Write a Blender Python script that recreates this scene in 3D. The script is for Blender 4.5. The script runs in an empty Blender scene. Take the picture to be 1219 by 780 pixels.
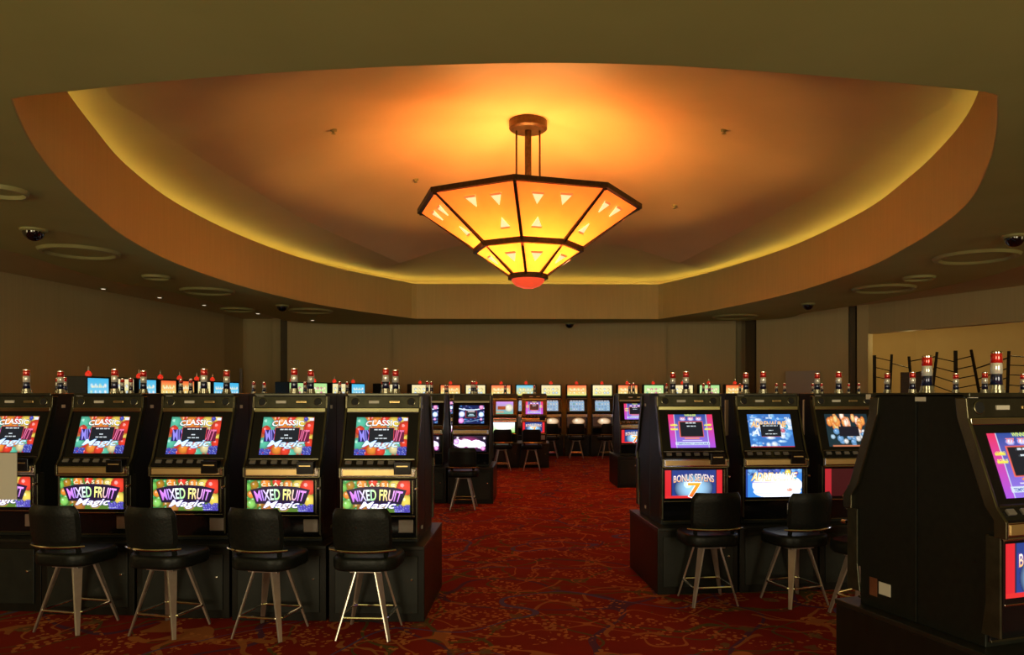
import bpy, bmesh, math, random
import numpy as np
from mathutils import Vector, Matrix

random.seed(7)
SC = bpy.context.scene
COL = SC.collection
PI = math.pi

# ------------------------------------------------------------------ camera, world, lights, exposure
F = 900.0; CX = 640.0; HY = 469.0; CZ = 1.6
cam = bpy.data.cameras.new('camera'); cam.sensor_width = 36.0
cam.lens = F / 1219 * 36.0
cam.shift_x = -(CX - 609.5) / 1219
cam.shift_y = (HY - 390.0) / 1219
cam.clip_end = 200
camo = bpy.data.objects.new('camera', cam); COL.objects.link(camo)
camo.location = (0, 0, CZ); camo.rotation_euler = (PI/2, 0, 0)
SC.camera = camo

w = bpy.data.worlds.new('world'); SC.world = w; w.use_nodes = True
w.node_tree.nodes['Background'].inputs[0].default_value = (0.9, 0.8, 0.55, 1)
w.node_tree.nodes['Background'].inputs[1].default_value = 0.02

SC.view_settings.view_transform = 'Standard'
SC.view_settings.look = 'None'
SC.view_settings.gamma = 1.0
SC.view_settings.use_curve_mapping = False
SC.view_settings.exposure = 0.0

def area(name, loc, rot, sx, sy, power, color):
    l = bpy.data.lights.new(name, 'AREA'); l.shape = 'RECTANGLE'; l.size = sx; l.size_y = sy
    l.energy = power; l.color = color
    o = bpy.data.objects.new(name, l); COL.objects.link(o); o.location = loc; o.rotation_euler = rot
    return o
def point(name, loc, power, color, r=0.08):
    l = bpy.data.lights.new(name, 'POINT'); l.energy = power; l.color = color; l.shadow_soft_size = r
    o = bpy.data.objects.new(name, l); COL.objects.link(o); o.location = loc
    return o
# daylight spilling in from the lobby behind the camera
area('lobby_window_light', (-3.2, -3.3, 1.7), (math.radians(93), 0, 0), 3.4, 2.2, 215, (1.0, 0.88, 0.55))
area('lobby_window_light', (3.6, -3.3, 1.7), (math.radians(93), 0, 0), 3.0, 2.2, 215, (1.0, 0.88, 0.55))
# lamps of the side room on the right
point('side_room_light', (9.9, 20.1, 3.0), 24, (1.0, 0.72, 0.26), 0.1)
point('side_room_light', (11.6, 18.2, 3.2), 42, (1.0, 0.75, 0.32), 0.2)
area('side_fill_light', (-10.6, 2.5, 2.2), (math.radians(100), 0, math.radians(4)), 1.6, 2.4, 75, (1.0, 0.82, 0.45))  # unseen fill added on both sides to brighten the outer ceiling strips
area('side_fill_light', (11.9, 4.5, 2.2), (math.radians(100), 0, math.radians(-2)), 1.6, 2.4, 75, (1.0, 0.82, 0.45))
# bulbs of the chandelier (inside the glass bowl)
CHX, CHY = -0.155, 12.3
for a in range(4):
    point('chandelier_bulb', (CHX + 0.38*math.cos(a*PI/2+.4), CHY + 0.38*math.sin(a*PI/2+.4), 4.40), 88, (1.0, 0.49, 0.135), 0.09)
point('chandelier_bulb', (CHX, CHY, 3.74), 11, (1.0, 0.56, 0.16), 0.06)

# ------------------------------------------------------------------ helpers
def px(x, y, z):                       # a point of the photograph at world height z
    D = F * (CZ - z) / (y - HY)
    return ((x - CX) * D / F, D)
def pD(x, D): return (x - CX) * D / F

def mat(name, color=(.5,.5,.5), rough=.5, metal=0., emit=None, es=0., spec=.5, trans=0., coat=0., build=None):
    m = bpy.data.materials.new(name); m.use_nodes = True
    nt = m.node_tree; b = nt.nodes['Principled BSDF']
    b.inputs['Base Color'].default_value = (*color, 1)
    b.inputs['Roughness'].default_value = rough
    b.inputs['Metallic'].default_value = metal
    b.inputs['Specular IOR Level'].default_value = spec
    b.inputs['Transmission Weight'].default_value = trans
    b.inputs['Coat Weight'].default_value = coat
    if emit: b.inputs['Emission Color'].default_value = (*emit, 1); b.inputs['Emission Strength'].default_value = es
    if build: build(nt, b)
    return m
def N(nt, t, **k):
    n = nt.nodes.new(t)
    for a, v in k.items():
        if a.startswith('i_'): n.inputs[int(a[2:])].default_value = v
        else: setattr(n, a, v)
    return n
def noise_tint(scale, c1, c2, bump=0., stretch=(1,1,1), rough=None):
    def f(nt, b):
        tc = N(nt, 'ShaderNodeTexCoord'); mp = N(nt, 'ShaderNodeMapping')
        mp.inputs['Scale'].default_value = stretch
        nt.links.new(tc.outputs['Object'], mp.inputs['Vector'])
        n = N(nt, 'ShaderNodeTexNoise'); n.inputs['Scale'].default_value = scale; n.inputs['Detail'].default_value = 5
        nt.links.new(mp.outputs[0], n.inputs['Vector'])
        r = N(nt, 'ShaderNodeValToRGB')
        r.color_ramp.elements[0].position = .35; r.color_ramp.elements[1].position = .65
        r.color_ramp.elements[0].color = (*c1, 1); r.color_ramp.elements[1].color = (*c2, 1)
        nt.links.new(n.outputs['Fac'], r.inputs[0]); nt.links.new(r.outputs[0], b.inputs['Base Color'])
        if bump:
            bp = N(nt, 'ShaderNodeBump'); bp.inputs['Strength'].default_value = bump; bp.inputs['Distance'].default_value = .01
            nt.links.new(n.outputs['Fac'], bp.inputs['Height']); nt.links.new(bp.outputs[0], b.inputs['Normal'])
    return f

M = {}
M['laminate'] = mat('black_laminate', rough=.45, spec=.3, build=noise_tint(30, (.005,.006,.004), (.008,.009,.006), .03))
M['base'] = mat('dark_stand_laminate', rough=.32, spec=.35, build=noise_tint(18, (.006,.006,.004), (.010,.009,.006), .03, (1,1,.2)))
M['basetop'] = mat('stand_top_laminate', rough=.28, build=noise_tint(25, (.010,.010,.007), (.016,.015,.011), .02))
M['door'] = mat('stand_door_laminate', rough=.4, spec=.35, build=noise_tint(12, (.010,.011,.008), (.014,.015,.011), .03))
M['bezel'] = mat('gloss_black_bezel', (.006,.006,.007), .12)
M['smoke'] = mat('smoked_chrome_trim', rough=.24, metal=.9, build=noise_tint(9, (.11,.10,.06), (.17,.15,.095), .02, (1,1,.3)))
M['panel'] = mat('dark_bronze_panel', rough=.3, metal=.7, build=noise_tint(14, (.05,.048,.03), (.075,.07,.045), .02))
M['chrome'] = mat('chrome', (.8,.76,.68), .12, 1.)
M['satin'] = mat('satin_steel', (.62,.56,.5), .3, .9)
M['brass'] = mat('brass_ledge', rough=.3, metal=.75, build=noise_tint(6, (.62,.42,.16), (.72,.5,.22), .02))
M['dark'] = mat('dark_recess', (.004,.004,.004), .7)
M['button'] = mat('grey_button', (.16,.14,.12), .35)
M['tag'] = mat('cream_tag', (.62,.58,.5), .6)
M['paper'] = mat('tan_paper', rough=.8, build=noise_tint(3, (.34,.22,.14), (.42,.28,.18)))
M['vinyl'] = mat('black_vinyl', rough=.42, spec=.25, build=noise_tint(60, (.004,.005,.004), (.007,.008,.006), .15))
M['leg'] = mat('stool_leg_metal', rough=.34, metal=.55, build=noise_tint(8, (.34,.25,.2), (.46,.35,.29), .02))
M['red_lens'] = mat('red_lens', (.75,.02,.015), .16, .35, spec=.8, coat=1.)
M['white_lens'] = mat('white_lens', (.86,.85,.8), .16, .35, spec=.8, coat=1.)
M['blue_lens'] = mat('blue_lens', (.012,.02,.09), .16, .45, spec=.8, coat=1.)
M['clear'] = mat('smoky_clear_base', (.35,.32,.22), .12, .4)
M['red_cone'] = mat('red_cone_lamp', (.8,.02,.01), .25, emit=(1.,.05,.02), es=.55)
M['bronze'] = mat('aged_bronze', rough=.45, metal=.5, build=noise_tint(20, (.05,.03,.012), (.085,.052,.02), .1))
M['white_trim'] = mat('cream_trim', rough=.5, build=noise_tint(5, (.34,.32,.12), (.38,.36,.14)))
M['grey'] = mat('grey_board', (.42,.40,.38), .7)
M['iron'] = mat('black_iron', (.02,.014,.008), .5, .5)
M['wood'] = mat('dark_wood', rough=.5, build=noise_tint(6, (.03,.012,.006), (.06,.02,.01), .05, (1,1,8)))
M['redwood'] = mat('red_brown_panel', rough=.4, build=noise_tint(5, (.12,.04,.018), (.16,.055,.025)))
M['domeglass'] = mat('dark_dome_glass', (.004,.004,.006), .05, coat=1.)
M['bulbglow'] = mat('downlight_glow', (.8,.7,.5), .5, emit=(1,.82,.6), es=1.6)
M['cove'] = mat('cove_strip_glow', (.8,.8,.3), .5, emit=(1,.93,.24), es=4.8)
M['insetglass'] = mat('pale_triangle_glass', (.9,.8,.5), .3, emit=(1,.82,.38), es=.95)

def panel_glass(nt, b):
    out = [n for n in nt.nodes if n.type == 'OUTPUT_MATERIAL'][0]
    tr = N(nt, 'ShaderNodeBsdfTranslucent'); tr.inputs[0].default_value = (1, .52, .09, 1)
    tc = N(nt, 'ShaderNodeTexCoord'); n = N(nt, 'ShaderNodeTexNoise'); n.inputs['Scale'].default_value = 5
    nt.links.new(tc.outputs['Object'], n.inputs['Vector'])
    r = N(nt, 'ShaderNodeValToRGB'); r.color_ramp.elements[0].color = (.95,.36,.05,1); r.color_ramp.elements[1].color = (1,.5,.09,1)
    nt.links.new(n.outputs['Fac'], r.inputs[0]); nt.links.new(r.outputs[0], tr.inputs[0])
    b.inputs['Emission Color'].default_value = (1, .10, .03, 1); b.inputs['Emission Strength'].default_value = .9
    mx = N(nt, 'ShaderNodeMixShader'); mx.inputs[0].default_value = .38
    nt.links.new(b.outputs[0], mx.inputs[1]); nt.links.new(tr.outputs[0], mx.inputs[2])
    nt.links.new(mx.outputs[0], out.inputs['Surface'])
M['amber'] = mat('amber_glass', (.8,.25,.05), .35, build=panel_glass)
M['redglass'] = mat('red_glass_bowl', (.8,.08,.03), .25, emit=(1,.09,.03), es=.75)

M['inset_shadow'] = mat('orange_shadow_strip', (.8,.2,.05), .3, emit=(1,.22,.05), es=.8)  # shadow colour for the edge of each triangle
def print_glow(nt, b):
    a = N(nt, 'ShaderNodeAttribute'); a.attribute_name = 'Col'
    nt.links.new(a.outputs['Color'], b.inputs['Emission Color'])
    b.inputs['Emission Strength'].default_value = 1.0
M['print'] = mat('backlit_print', (.01,.01,.01), .2, build=print_glow)

def plaster(name, c1, c2, rough=.75):
    return mat(name, rough=rough, build=noise_tint(1.2, c1, c2))
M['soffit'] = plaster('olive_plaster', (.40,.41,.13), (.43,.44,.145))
M['fascia'] = mat('tan_fascia', rough=.7, build=noise_tint(20, (.58,.49,.2), (.62,.52,.215), .02, (1,1,.05)))
M['domep'] = plaster('dome_plaster', (.72,.54,.26), (.75,.565,.28), .6)
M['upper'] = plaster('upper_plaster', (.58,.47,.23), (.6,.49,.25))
def wallpaper(nt, b):
    tc = N(nt, 'ShaderNodeTexCoord'); mp = N(nt, 'ShaderNodeMapping'); mp.inputs['Scale'].default_value = (38, 38, .4)
    nt.links.new(tc.outputs['Object'], mp.inputs['Vector'])
    n = N(nt, 'ShaderNodeTexNoise'); n.inputs['Scale'].default_value = 1.; n.inputs['Detail'].default_value = 3
    nt.links.new(mp.outputs[0], n.inputs['Vector'])
    r = N(nt, 'ShaderNodeValToRGB'); r.color_ramp.elements[0].color = (.52,.42,.21,1); r.color_ramp.elements[1].color = (.62,.5,.26,1)
    nt.links.new(n.outputs['Fac'], r.inputs[0]); nt.links.new(r.outputs[0], b.inputs['Base Color'])
M['wall'] = mat('ribbed_wallpaper', rough=.7, build=wallpaper)
M['wall_dark'] = mat('dark_pier_recess_shade', rough=.6, build=noise_tint(12, (.09,.07,.035), (.12,.09,.045), 0, (1,1,.1)))
M['sidewall'] = plaster('side_room_plaster', (.62,.46,.2), (.66,.5,.22))

def carpet(nt, b):
    tc = N(nt, 'ShaderNodeTexCoord')
    def noise(scale, det=2, off=0):
        mp = N(nt, 'ShaderNodeMapping'); mp.inputs['Location'].default_value = (off, off*.7, 0)
        nt.links.new(tc.outputs['Object'], mp.inputs['Vector'])
        n = N(nt, 'ShaderNodeTexNoise'); n.inputs['Scale'].default_value = scale; n.inputs['Detail'].default_value = det
        nt.links.new(mp.outputs[0], n.inputs['Vector']); return n
    def math_(op, a, bb=None, c=None):
        m = N(nt, 'ShaderNodeMath', operation=op)
        for i, v in enumerate((a, bb, c)):
            if v is None: continue
            if isinstance(v, (int, float)): m.inputs[i].default_value = v
            else: nt.links.new(v, m.inputs[i])
        return m.outputs[0]
    def contour(scale, off, level, width):          # a winding line where a smooth noise crosses a level
        n = noise(scale, .6, off)
        d = math_('ABSOLUTE', math_('SUBTRACT', n.outputs['Fac'], level))
        return math_('LESS_THAN', d, width)
    base = N(nt, 'ShaderNodeMixRGB'); base.inputs[1].default_value = (.19,.012,.005,1); base.inputs[2].default_value = (.26,.018,.007,1)
    nt.links.new(noise(3, 3).outputs['Fac'], base.inputs[0])
    cur = base.outputs[0]
    def over(mask, color):
        nonlocal cur
        m = N(nt, 'ShaderNodeMixRGB'); nt.links.new(mask, m.inputs[0]); nt.links.new(cur, m.inputs[1]); m.inputs[2].default_value = (*color, 1)
        cur = m.outputs[0]
    dots = N(nt, 'ShaderNodeTexVoronoi'); dots.inputs['Scale'].default_value = 26; nt.links.new(tc.outputs['Object'], dots.inputs['Vector'])
    dotm = math_('LESS_THAN', dots.outputs['Distance'], .36)
    over(contour(1.1, 3, .5, .007), (.11,.075,.02))            # olive vines
    over(contour(1.5, 11, .52, .006), (.12,.07,.02))
    over(math_('MULTIPLY', contour(.9, 23, .48, .009), .8), (.07,.03,.07))   # muted violet ribbons
    chain = math_('MULTIPLY', contour(1.2, 37, .5, .030), dotm)
    over(chain, (.48,.15,.035))
    over(math_('MULTIPLY', contour(2.3, 93, .5, .020), math_('GREATER_THAN', noise(1.3, 1, 5).outputs['Fac'], .53)), (.36,.11,.03))                                     # beaded orange chains
    chain = math_('MULTIPLY', contour(1.7, 51, .55, .022), math_('LESS_THAN', dots.outputs['Distance'], .42))
    over(chain, (.50,.16,.04))
    over(contour(1.9, 71, .44, .0065), (.42,.12,.03))
    leafn = noise(4.5, 1.5, 120)
    over(math_('MULTIPLY', math_('GREATER_THAN', leafn.outputs['Fac'], .66), math_('LESS_THAN', dots.outputs['Distance'], .45)), (.40,.14,.04))
    over(contour(.8, 140, .53, .004), (.10,.06,.14))
    fl = N(nt, 'ShaderNodeTexVoronoi'); fl.inputs['Scale'].default_value = 2.4; nt.links.new(tc.outputs['Object'], fl.inputs['Vector'])
    petal = noise(28, 1)
    rad = math_('ADD', fl.outputs['Distance'], math_('MULTIPLY', petal.outputs['Fac'], .22))
    over(math_('MULTIPLY', math_('LESS_THAN', rad, .25), .8), (.16,.09,.03))     # small olive and gold flowers
    over(math_('LESS_THAN', rad, .155), (.36,.12,.04))
    nt.links.new(cur, b.inputs['Base Color'])
    fz = noise(260, 2); bp = N(nt, 'ShaderNodeBump'); bp.inputs['Strength'].default_value = .35; bp.inputs['Distance'].default_value = .006
    nt.links.new(fz.outputs['Fac'], bp.inputs['Height']); nt.links.new(bp.outputs[0], b.inputs['Normal'])
M['carpet'] = mat('patterned_red_carpet', rough=.95, spec=.1, build=carpet)

class MB:
    def __init__(s): s.v = []; s.f = []; s.c = []
    def add(s, vs, fs, col=None):
        o = len(s.v); s.v += [tuple(p) for p in vs]; s.f += [tuple(i+o for i in f) for f in fs]
        s.c += [col or (1,1,1)]*len(vs); return s
    def box(s, x0, x1, y0, y1, z0, z1, bev=0., col=None):
        if bev > 0:
            bm = bmesh.new(); bmesh.ops.create_cube(bm, size=1)
            for v in bm.verts: v.co = Vector(((x0+x1)/2+v.co.x*(x1-x0), (y0+y1)/2+v.co.y*(y1-y0), (z0+z1)/2+v.co.z*(z1-z0)))
            bmesh.ops.bevel(bm, geom=bm.edges[:], offset=bev, segments=2, affect='EDGES', profile=.5)
            bm.verts.index_update()
            vs = [v.co[:] for v in bm.verts]; fs = [[v.index for v in f.verts] for f in bm.faces]; bm.free()
            return s.add(vs, fs, col)
        vs = [(x,y,z) for x in (x0,x1) for y in (y0,y1) for z in (z0,z1)]
        return s.add(vs, [(0,1,3,2),(4,6,7,5),(0,4,5,1),(2,3,7,6),(0,2,6,4),(1,5,7,3)], col)
    def prism(s, prof, x0, x1, bev=0.):            # prof: (y, z) outline, extruded along x
        n = len(prof)
        vs = [(x0,y,z) for y,z in prof] + [(x1,y,z) for y,z in prof]
        fs = [tuple(range(n)), tuple(range(2*n-1, n-1, -1))] + [(i, i+n, (i+1)%n+n, (i+1)%n) for i in range(n)]
        if bev > 0:
            bm = bmesh.new(); bv = [bm.verts.new(p) for p in vs]
            for f in fs: bm.faces.new([bv[i] for i in f])
            bmesh.ops.recalc_face_normals(bm, faces=bm.faces[:])
            bmesh.ops.bevel(bm, geom=bm.edges[:], offset=bev, segments=2, affect='EDGES', profile=.5)
            bm.verts.index_update()
            vs = [v.co[:] for v in bm.verts]; fs = [[v.index for v in f.verts] for f in bm.faces]; bm.free()
        return s.add(vs, fs)
    def lathe(s, prof, seg=20, c=(0,0,0), rot=None):   # prof: (r, z)
        vs = []; fs = []
        for r, z in prof:
            for k in range(seg):
                a = 2*PI*k/seg; vs.append(Vector((r*math.cos(a), r*math.sin(a), z)))
        for i in range(len(prof)-1):
            for k in range(seg):
                fs.append((i*seg+k, i*seg+(k+1)%seg, (i+1)*seg+(k+1)%seg, (i+1)*seg+k))
        fs.append(tuple(range(seg-1,-1,-1))); fs.append(tuple((len(prof)-1)*seg+k for k in range(seg)))
        if rot: vs = [rot @ v for v in vs]
        vs = [v + Vector(c) for v in vs]
        return s.add(vs, fs)
    def bar(s, a, b, w, h=None, w2=None, h2=None, up=(0,0,1)):   # rectangular bar with optional taper
        a, b = Vector(a), Vector(b); h = h or w; w2 = w2 or w; h2 = h2 or h
        d = (b-a).normalized(); u = Vector(up)
        if abs(d.dot(u)) > .99: u = Vector((0,1,0))
        x = d.cross(u).normalized(); y = x.cross(d)
        vs = [a+x*i*w/2+y*j*h/2 for i,j in ((-1,-1),(1,-1),(1,1),(-1,1))] + [b+x*i*w2/2+y*j*h2/2 for i,j in ((-1,-1),(1,-1),(1,1),(-1,1))]
        return s.add(vs, [(0,1,2,3),(7,6,5,4),(0,4,5,1),(1,5,6,2),(2,6,7,3),(3,7,4,0)])
    def tube(s, path, r, seg=8, closed=False):
        P = [Vector(p) for p in path]; n = len(P); vs = []; fs = []
        for i, p in enumerate(P):
            a = P[(i-1) % n] if closed or i else p; b = P[(i+1) % n] if closed or i < n-1 else p
            d = (b-a).normalized(); u = Vector((0,0,1)) if abs(d.z) < .95 else Vector((0,1,0))
            x = d.cross(u).normalized(); y = x.cross(d)
            vs += [p + x*r*math.cos(2*PI*k/seg) + y*r*math.sin(2*PI*k/seg) for k in range(seg)]
        for i in range(n if closed else n-1):
            j = (i+1) % n
            fs += [(i*seg+k, i*seg+(k+1)%seg, j*seg+(k+1)%seg, j*seg+k) for k in range(seg)]
        if not closed: fs += [tuple(range(seg)), tuple(range(n*seg-1, (n-1)*seg-1, -1))]
        return s.add(vs, fs)
    def build(s, name, m, parent=None, smooth=False, col=False, loc=None):
        me = bpy.data.meshes.new(name); me.from_pydata(s.v, [], s.f); me.materials.append(M[m] if isinstance(m, str) else m)
        bm = bmesh.new(); bm.from_mesh(me); bmesh.ops.recalc_face_normals(bm, faces=bm.faces[:]); bm.to_mesh(me); bm.free()
        if smooth:
            me.shade_smooth(); 
            try: me.set_sharp_from_angle(angle=math.radians(35))
            except Exception: pass
        if col:
            at = me.color_attributes.new('Col', 'FLOAT_COLOR', 'POINT')
            at.data.foreach_set('color', np.array([(*c, 1) for c in s.c], dtype=np.float32).ravel())
        o = bpy.data.objects.new(name, me); COL.objects.link(o)
        if parent: o.parent = parent
        if loc: o.location = loc
        return o
def tag(o, label=None, cat=None, group=None, kind=None):
    if label: o['label'] = label
    if cat: o['category'] = cat
    if group: o['group'] = group
    if kind: o['kind'] = kind
    return o
def empty(name, loc=(0,0,0), rz=0.):
    o = bpy.data.objects.new(name, None); o.empty_display_size = .1; COL.objects.link(o)
    o.location = loc; o.rotation_euler = (0,0,rz); return o
def clone(o, parent=None, skip=()):
    c = o.copy(); COL.objects.link(c)
    if parent: c.parent = parent
    for ch in o.children:
        if ch.name.split('.')[0] in skip: continue
        clone(ch, c, skip)
    return c
def struct(o, label=None):
    o['kind'] = 'structure'
    if label: o['label'] = label; 
    return o

# ------------------------------------------------------------------ the room shell
fl = MB().add([(-12,-4,0),(16,-4,0),(16,26,0),(-12,26,0),(-12,-4,-.1),(16,-4,-.1),(16,26,-.1),(-12,26,-.1)],
              [(0,1,2,3),(4,7,6,5),(0,4,5,1),(1,5,6,2),(2,6,7,3),(3,7,4,0)]).build('floor', 'carpet')
struct(fl, 'deep red carpet with winding orange and olive pattern')

def catmull(pts, corners, sub=10):
    """closed smooth outline that stays sharp at the corner indices"""
    n = len(pts); P = [np.array(p, float) for p in pts]; out = []
    for i in range(n):
        p1, p2 = P[i], P[(i+1) % n]
        p0 = P[i-1] if i not in corners else p1 - (p2-p1)
        p3 = P[(i+2) % n] if (i+1) % n not in corners else p2 + (p2-p1)
        for k in range(sub):
            t = k/sub
            out.append(.5*((2*p1)+(-p0+p2)*t+(2*p0-5*p1+4*p2-p3)*t*t+(-p0+3*p1-3*p2+p3)*t**3))
    return np.array(out)
CC = np.array([-.18, 12.3]); NA = 360
_cor = [math.atan2(y-12.3, x+.18) for x, y in ((-3.15,17.3),(3.25,17.3),(-3.2,6.0),(2.8,6.0))]
ANG = np.sort(np.concatenate([np.linspace(-PI, PI, NA-4, endpoint=False), _cor]))
def polar(path):                       # resample a star-shaped outline by angle; extra columns are interpolated too
    d = path[:, :2]-CC; a = np.arctan2(d[:,1], d[:,0]); o = np.argsort(a); a = a[o]; r = np.hypot(d[:,0], d[:,1])[o]
    aa = np.concatenate([a-2*PI, a, a+2*PI]); R = np.interp(ANG, aa, np.tile(r,3))
    cols = [np.interp(ANG, aa, np.tile(path[o,k],3)) for k in range(2, path.shape[1])]
    return R, cols
def ring_pts(R, z): 
    z = np.broadcast_to(z, R.shape)
    return [(CC[0]+R[i]*math.cos(ANG[i]), CC[1]+R[i]*math.sin(ANG[i]), float(z[i])) for i in range(NA)]
def loft(rings):
    mb = MB(); vs = [p for r in rings for p in r]
    fs = [(k*NA+i, k*NA+(i+1)%NA, (k+1)*NA+(i+1)%NA, (k+1)*NA+i) for k in range(len(rings)-1) for i in range(NA)]
    return mb.add(vs, fs)

ZS = 3.6
op_px = [(493,379.5),(392,365),(305,345.5),(218,317),(153,284.5),(109,250),(72,215),(44,180),(26,147),(14,117),
         (200,97),(400,83),(620,75.5),(800,79),(1000,93),(1187,111),(1185,160),(1175,199.5),(1156,236.5),(1125,265),(1082,293),(1025,321.5),(938,350),(851,369),(785,380)]
op = [px(x, y, ZS) for x, y in op_px]
Rop, _ = polar(catmull(op, {0, 9, 15, 24}))
out_px = [(409,386),(306,372),(200,347),(148,338),(107,328),(74,318),(33,305),(0,296)]
outp = [px(x, y, ZS) for x, y in out_px] + [(-7.3,8.5),(-7.2,5),(-7.2,-3.3),(0,-3.3),(7.5,-3.3),(7.5,5),(7.6,9.5)] + \
       [px(x, y, ZS) for x, y in [(1219,316),(1174,330),(1122,341.5),(1071,352),(1020,363),(962,372),(872,382)]]
Rout, _ = polar(catmull(outp, {10, 12}))
# big rectangle beyond the walls for the upper ceiling
def rect_R(x0,x1,y0,y1):
    R = []
    for a in ANG:
        c, s_ = math.cos(a), math.sin(a); t = 1e9
        if c>1e-9: t=min(t,(x1-CC[0])/c)
        if c<-1e-9: t=min(t,(x0-CC[0])/c)
        if s_>1e-9: t=min(t,(y1-CC[1])/s_)
        if s_<-1e-9: t=min(t,(y0-CC[1])/s_)
        R.append(t)
    return np.array(R)
Rbig = rect_R(-12,16,-4,26)
ZU = 3.9
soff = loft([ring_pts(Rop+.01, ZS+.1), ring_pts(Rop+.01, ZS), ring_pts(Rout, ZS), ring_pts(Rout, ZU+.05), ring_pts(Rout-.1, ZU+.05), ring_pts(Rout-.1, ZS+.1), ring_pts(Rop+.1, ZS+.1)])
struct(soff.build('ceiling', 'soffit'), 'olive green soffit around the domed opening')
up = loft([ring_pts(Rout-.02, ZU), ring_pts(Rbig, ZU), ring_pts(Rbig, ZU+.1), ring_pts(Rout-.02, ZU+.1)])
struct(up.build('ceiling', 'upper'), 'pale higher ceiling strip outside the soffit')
ZF = 4.53
fas = loft([ring_pts(Rop, ZF), ring_pts(Rop, ZS+.002), ring_pts(Rop+.09, ZS+.002), ring_pts(Rop+.09, 4.27), ring_pts(Rop+.09, ZF)] + [ring_pts(Rop, ZF)])
struct(fas.build('trim_1', 'fascia'), 'tall tan curved fascia ringing the ceiling opening')
# inset crease line of the vault
def pc(x, y, z): X, D = px(x, y, z); return (X, D, z)
cr = [pc(476,313,4.6), pc(370,265,4.88), pc(305,228,4.95), pc(218,175,4.97), pc(174,143,4.9), pc(126,106,4.8), (-3.2,6.0,4.6),
      (-.2,5.9,5.1), (2.8,6.0,4.6), pc(1134,112,4.8), pc(1090,147,4.9), pc(1025,199,4.97), pc(938,247,4.9), pc(809,313,4.6),
      (1.9,17.35,5.0), (.05,17.3,5.15), (-1.8,17.35,5.0)]
Rcr, (Zcr,) = polar(catmull(cr, {0, 6, 8, 13}))
Rcr = np.minimum(Rcr, Rop+.2)
tro = [ring_pts(Rop+.09, 4.27), ring_pts(Rop+.5, 4.27), ring_pts(Rop+.52, 4.68)]
K = 5
for k in range(1, K+1):
    t = k/K; tt = 1-(1-t)**1.25
    tro.append(ring_pts((Rop+.52)*(1-t)+Rcr*t, 4.68*(1-tt)+Zcr*tt))
band = loft(tro).build('ceiling', 'domep', smooth=True); struct(band, 'curved band of the dome above the hidden cove light')
ZC = 6.06; rings = []
NR = 14
for k in range(NR+1):
    t = 1-k/NR; t = max(t, .004)
    rings.append(ring_pts(Rcr*t, ZC-(ZC-Zcr)*t**1.35))
dome = loft(rings).build('ceiling', 'domep', smooth=True)
try: dome.data.set_sharp_from_angle(angle=math.radians(6))
except Exception: pass
struct(dome, 'ochre groin vaulted dome with creases meeting at the chandelier')
strip = MB().tube(ring_pts(Rop+.30, 4.50)[::3], .018, 6, closed=True).build('cove_light_strip', 'cove', smooth=True)
tag(strip, 'yellow cove light strip hidden behind the top of the curved fascia', 'light')

def wall_seg(name, pts, z0, z1, m, th=.12, label=None):
    """a wall following plan points, th thick on its left"""
    mb = MB()
    P = [Vector((p[0], p[1], 0)) for p in pts]; nrm = []
    for i in range(len(P)):
        a = P[max(i-1,0)]; b = P[min(i+1,len(P)-1)]; d = (b-a).normalized(); nrm.append(Vector((-d.y, d.x, 0))*th)
    vs = []
    for p, n in zip(P, nrm):
        for q in (p, p+n):
            for z in (z0, z1): vs.append((q.x, q.y, z))
    fs = []
    for i in range(len(P)-1):
        a, b = i*4, (i+1)*4
        fs += [(a,b,b+1,a+1),(a+2,a+3,b+3,b+2),(a+1,b+1,b+3,a+3),(a,a+2,b+2,b)]
    fs += [(0,1,3,2), tuple(len(vs)-4+i for i in (0,2,3,1))]
    o = mb.add(vs, fs).build(name, m); struct(o, label); return o
WT = 3.95
wall_seg('wall_left', [(-11.6,-3.6),(-11.35,4),(-10.1,14.2),(-9.04,21.8)], 0, WT, 'wall', label='long tan wall on the left')
wall_seg('wall_left', [(-9.04,21.8),(-9.04,23.2),(-8.05,23.2)], 0, WT, 'wall', label='recessed piece of wall in the far left corner')
wall_seg('trim_2', [(-8.05,22.95),(-7.72,22.95)], 0, WT, 'wall', label='narrow wall pier beside the recess')
wall_seg('trim_3', [(-7.72,22.7),(-7.45,22.7)], 0, WT, 'wall_dark', label='narrow dark pier on the far left')
wall_seg('wall_back', [(-7.45,22.5),(-4.27,22.5)], 0, WT, 'wall', label='left bay of the back wall')
wall_seg('wall_back', [(-4.27,22.35),(3.8,22.35)], 0, WT, 'wall', th=.25, label='middle bay of the back wall')
wall_seg('wall_back', [(3.8,22.5),(5.9,22.5),(5.9,22.9),(6.3,22.9)], 0, WT, 'wall', label='right bay of the back wall')
wall_seg('trim_4', [(6.1,22.2),(6.3,21.9)], 0, WT, 'wall_dark', label='dark strip painted as the shaded recess at the right end of the back wall')  # the recess shade is put into this strip's dark colour
wall_seg('wall_right', [(6.25,21.6),(8.18,19.9)], 0, WT, 'wall', label='right wall running up to the side room')
wall_seg('trim_5', [(8.19,19.85),(8.3,19.75)], 0, WT, 'wall_dark', label='dark strip beside the side room pier')
wall_seg('trim_6', [(8.3,19.65),(8.5,19.45)], 0, WT, 'wall', th=.3, label='pier at the left of the side room opening')
wall_seg('trim_7', [(8.5,19.5),(10.3,16.05),(12.6,11.6),(12.9,8)], 3.15, WT, 'wall', th=.3, label='deep beam over the opening to the side room')
wall_seg('wall_right', [(12.9,8),(12.9,-3.6)], 0, WT, 'wall', label='right wall near the camera')
wall_seg('wall_right', [(8.55,19.6),(9.3,22.6),(11.3,22.6),(15.6,21.0),(15.6,8)], 0, WT, 'sidewall', label='bright ochre walls of the side room')
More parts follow.
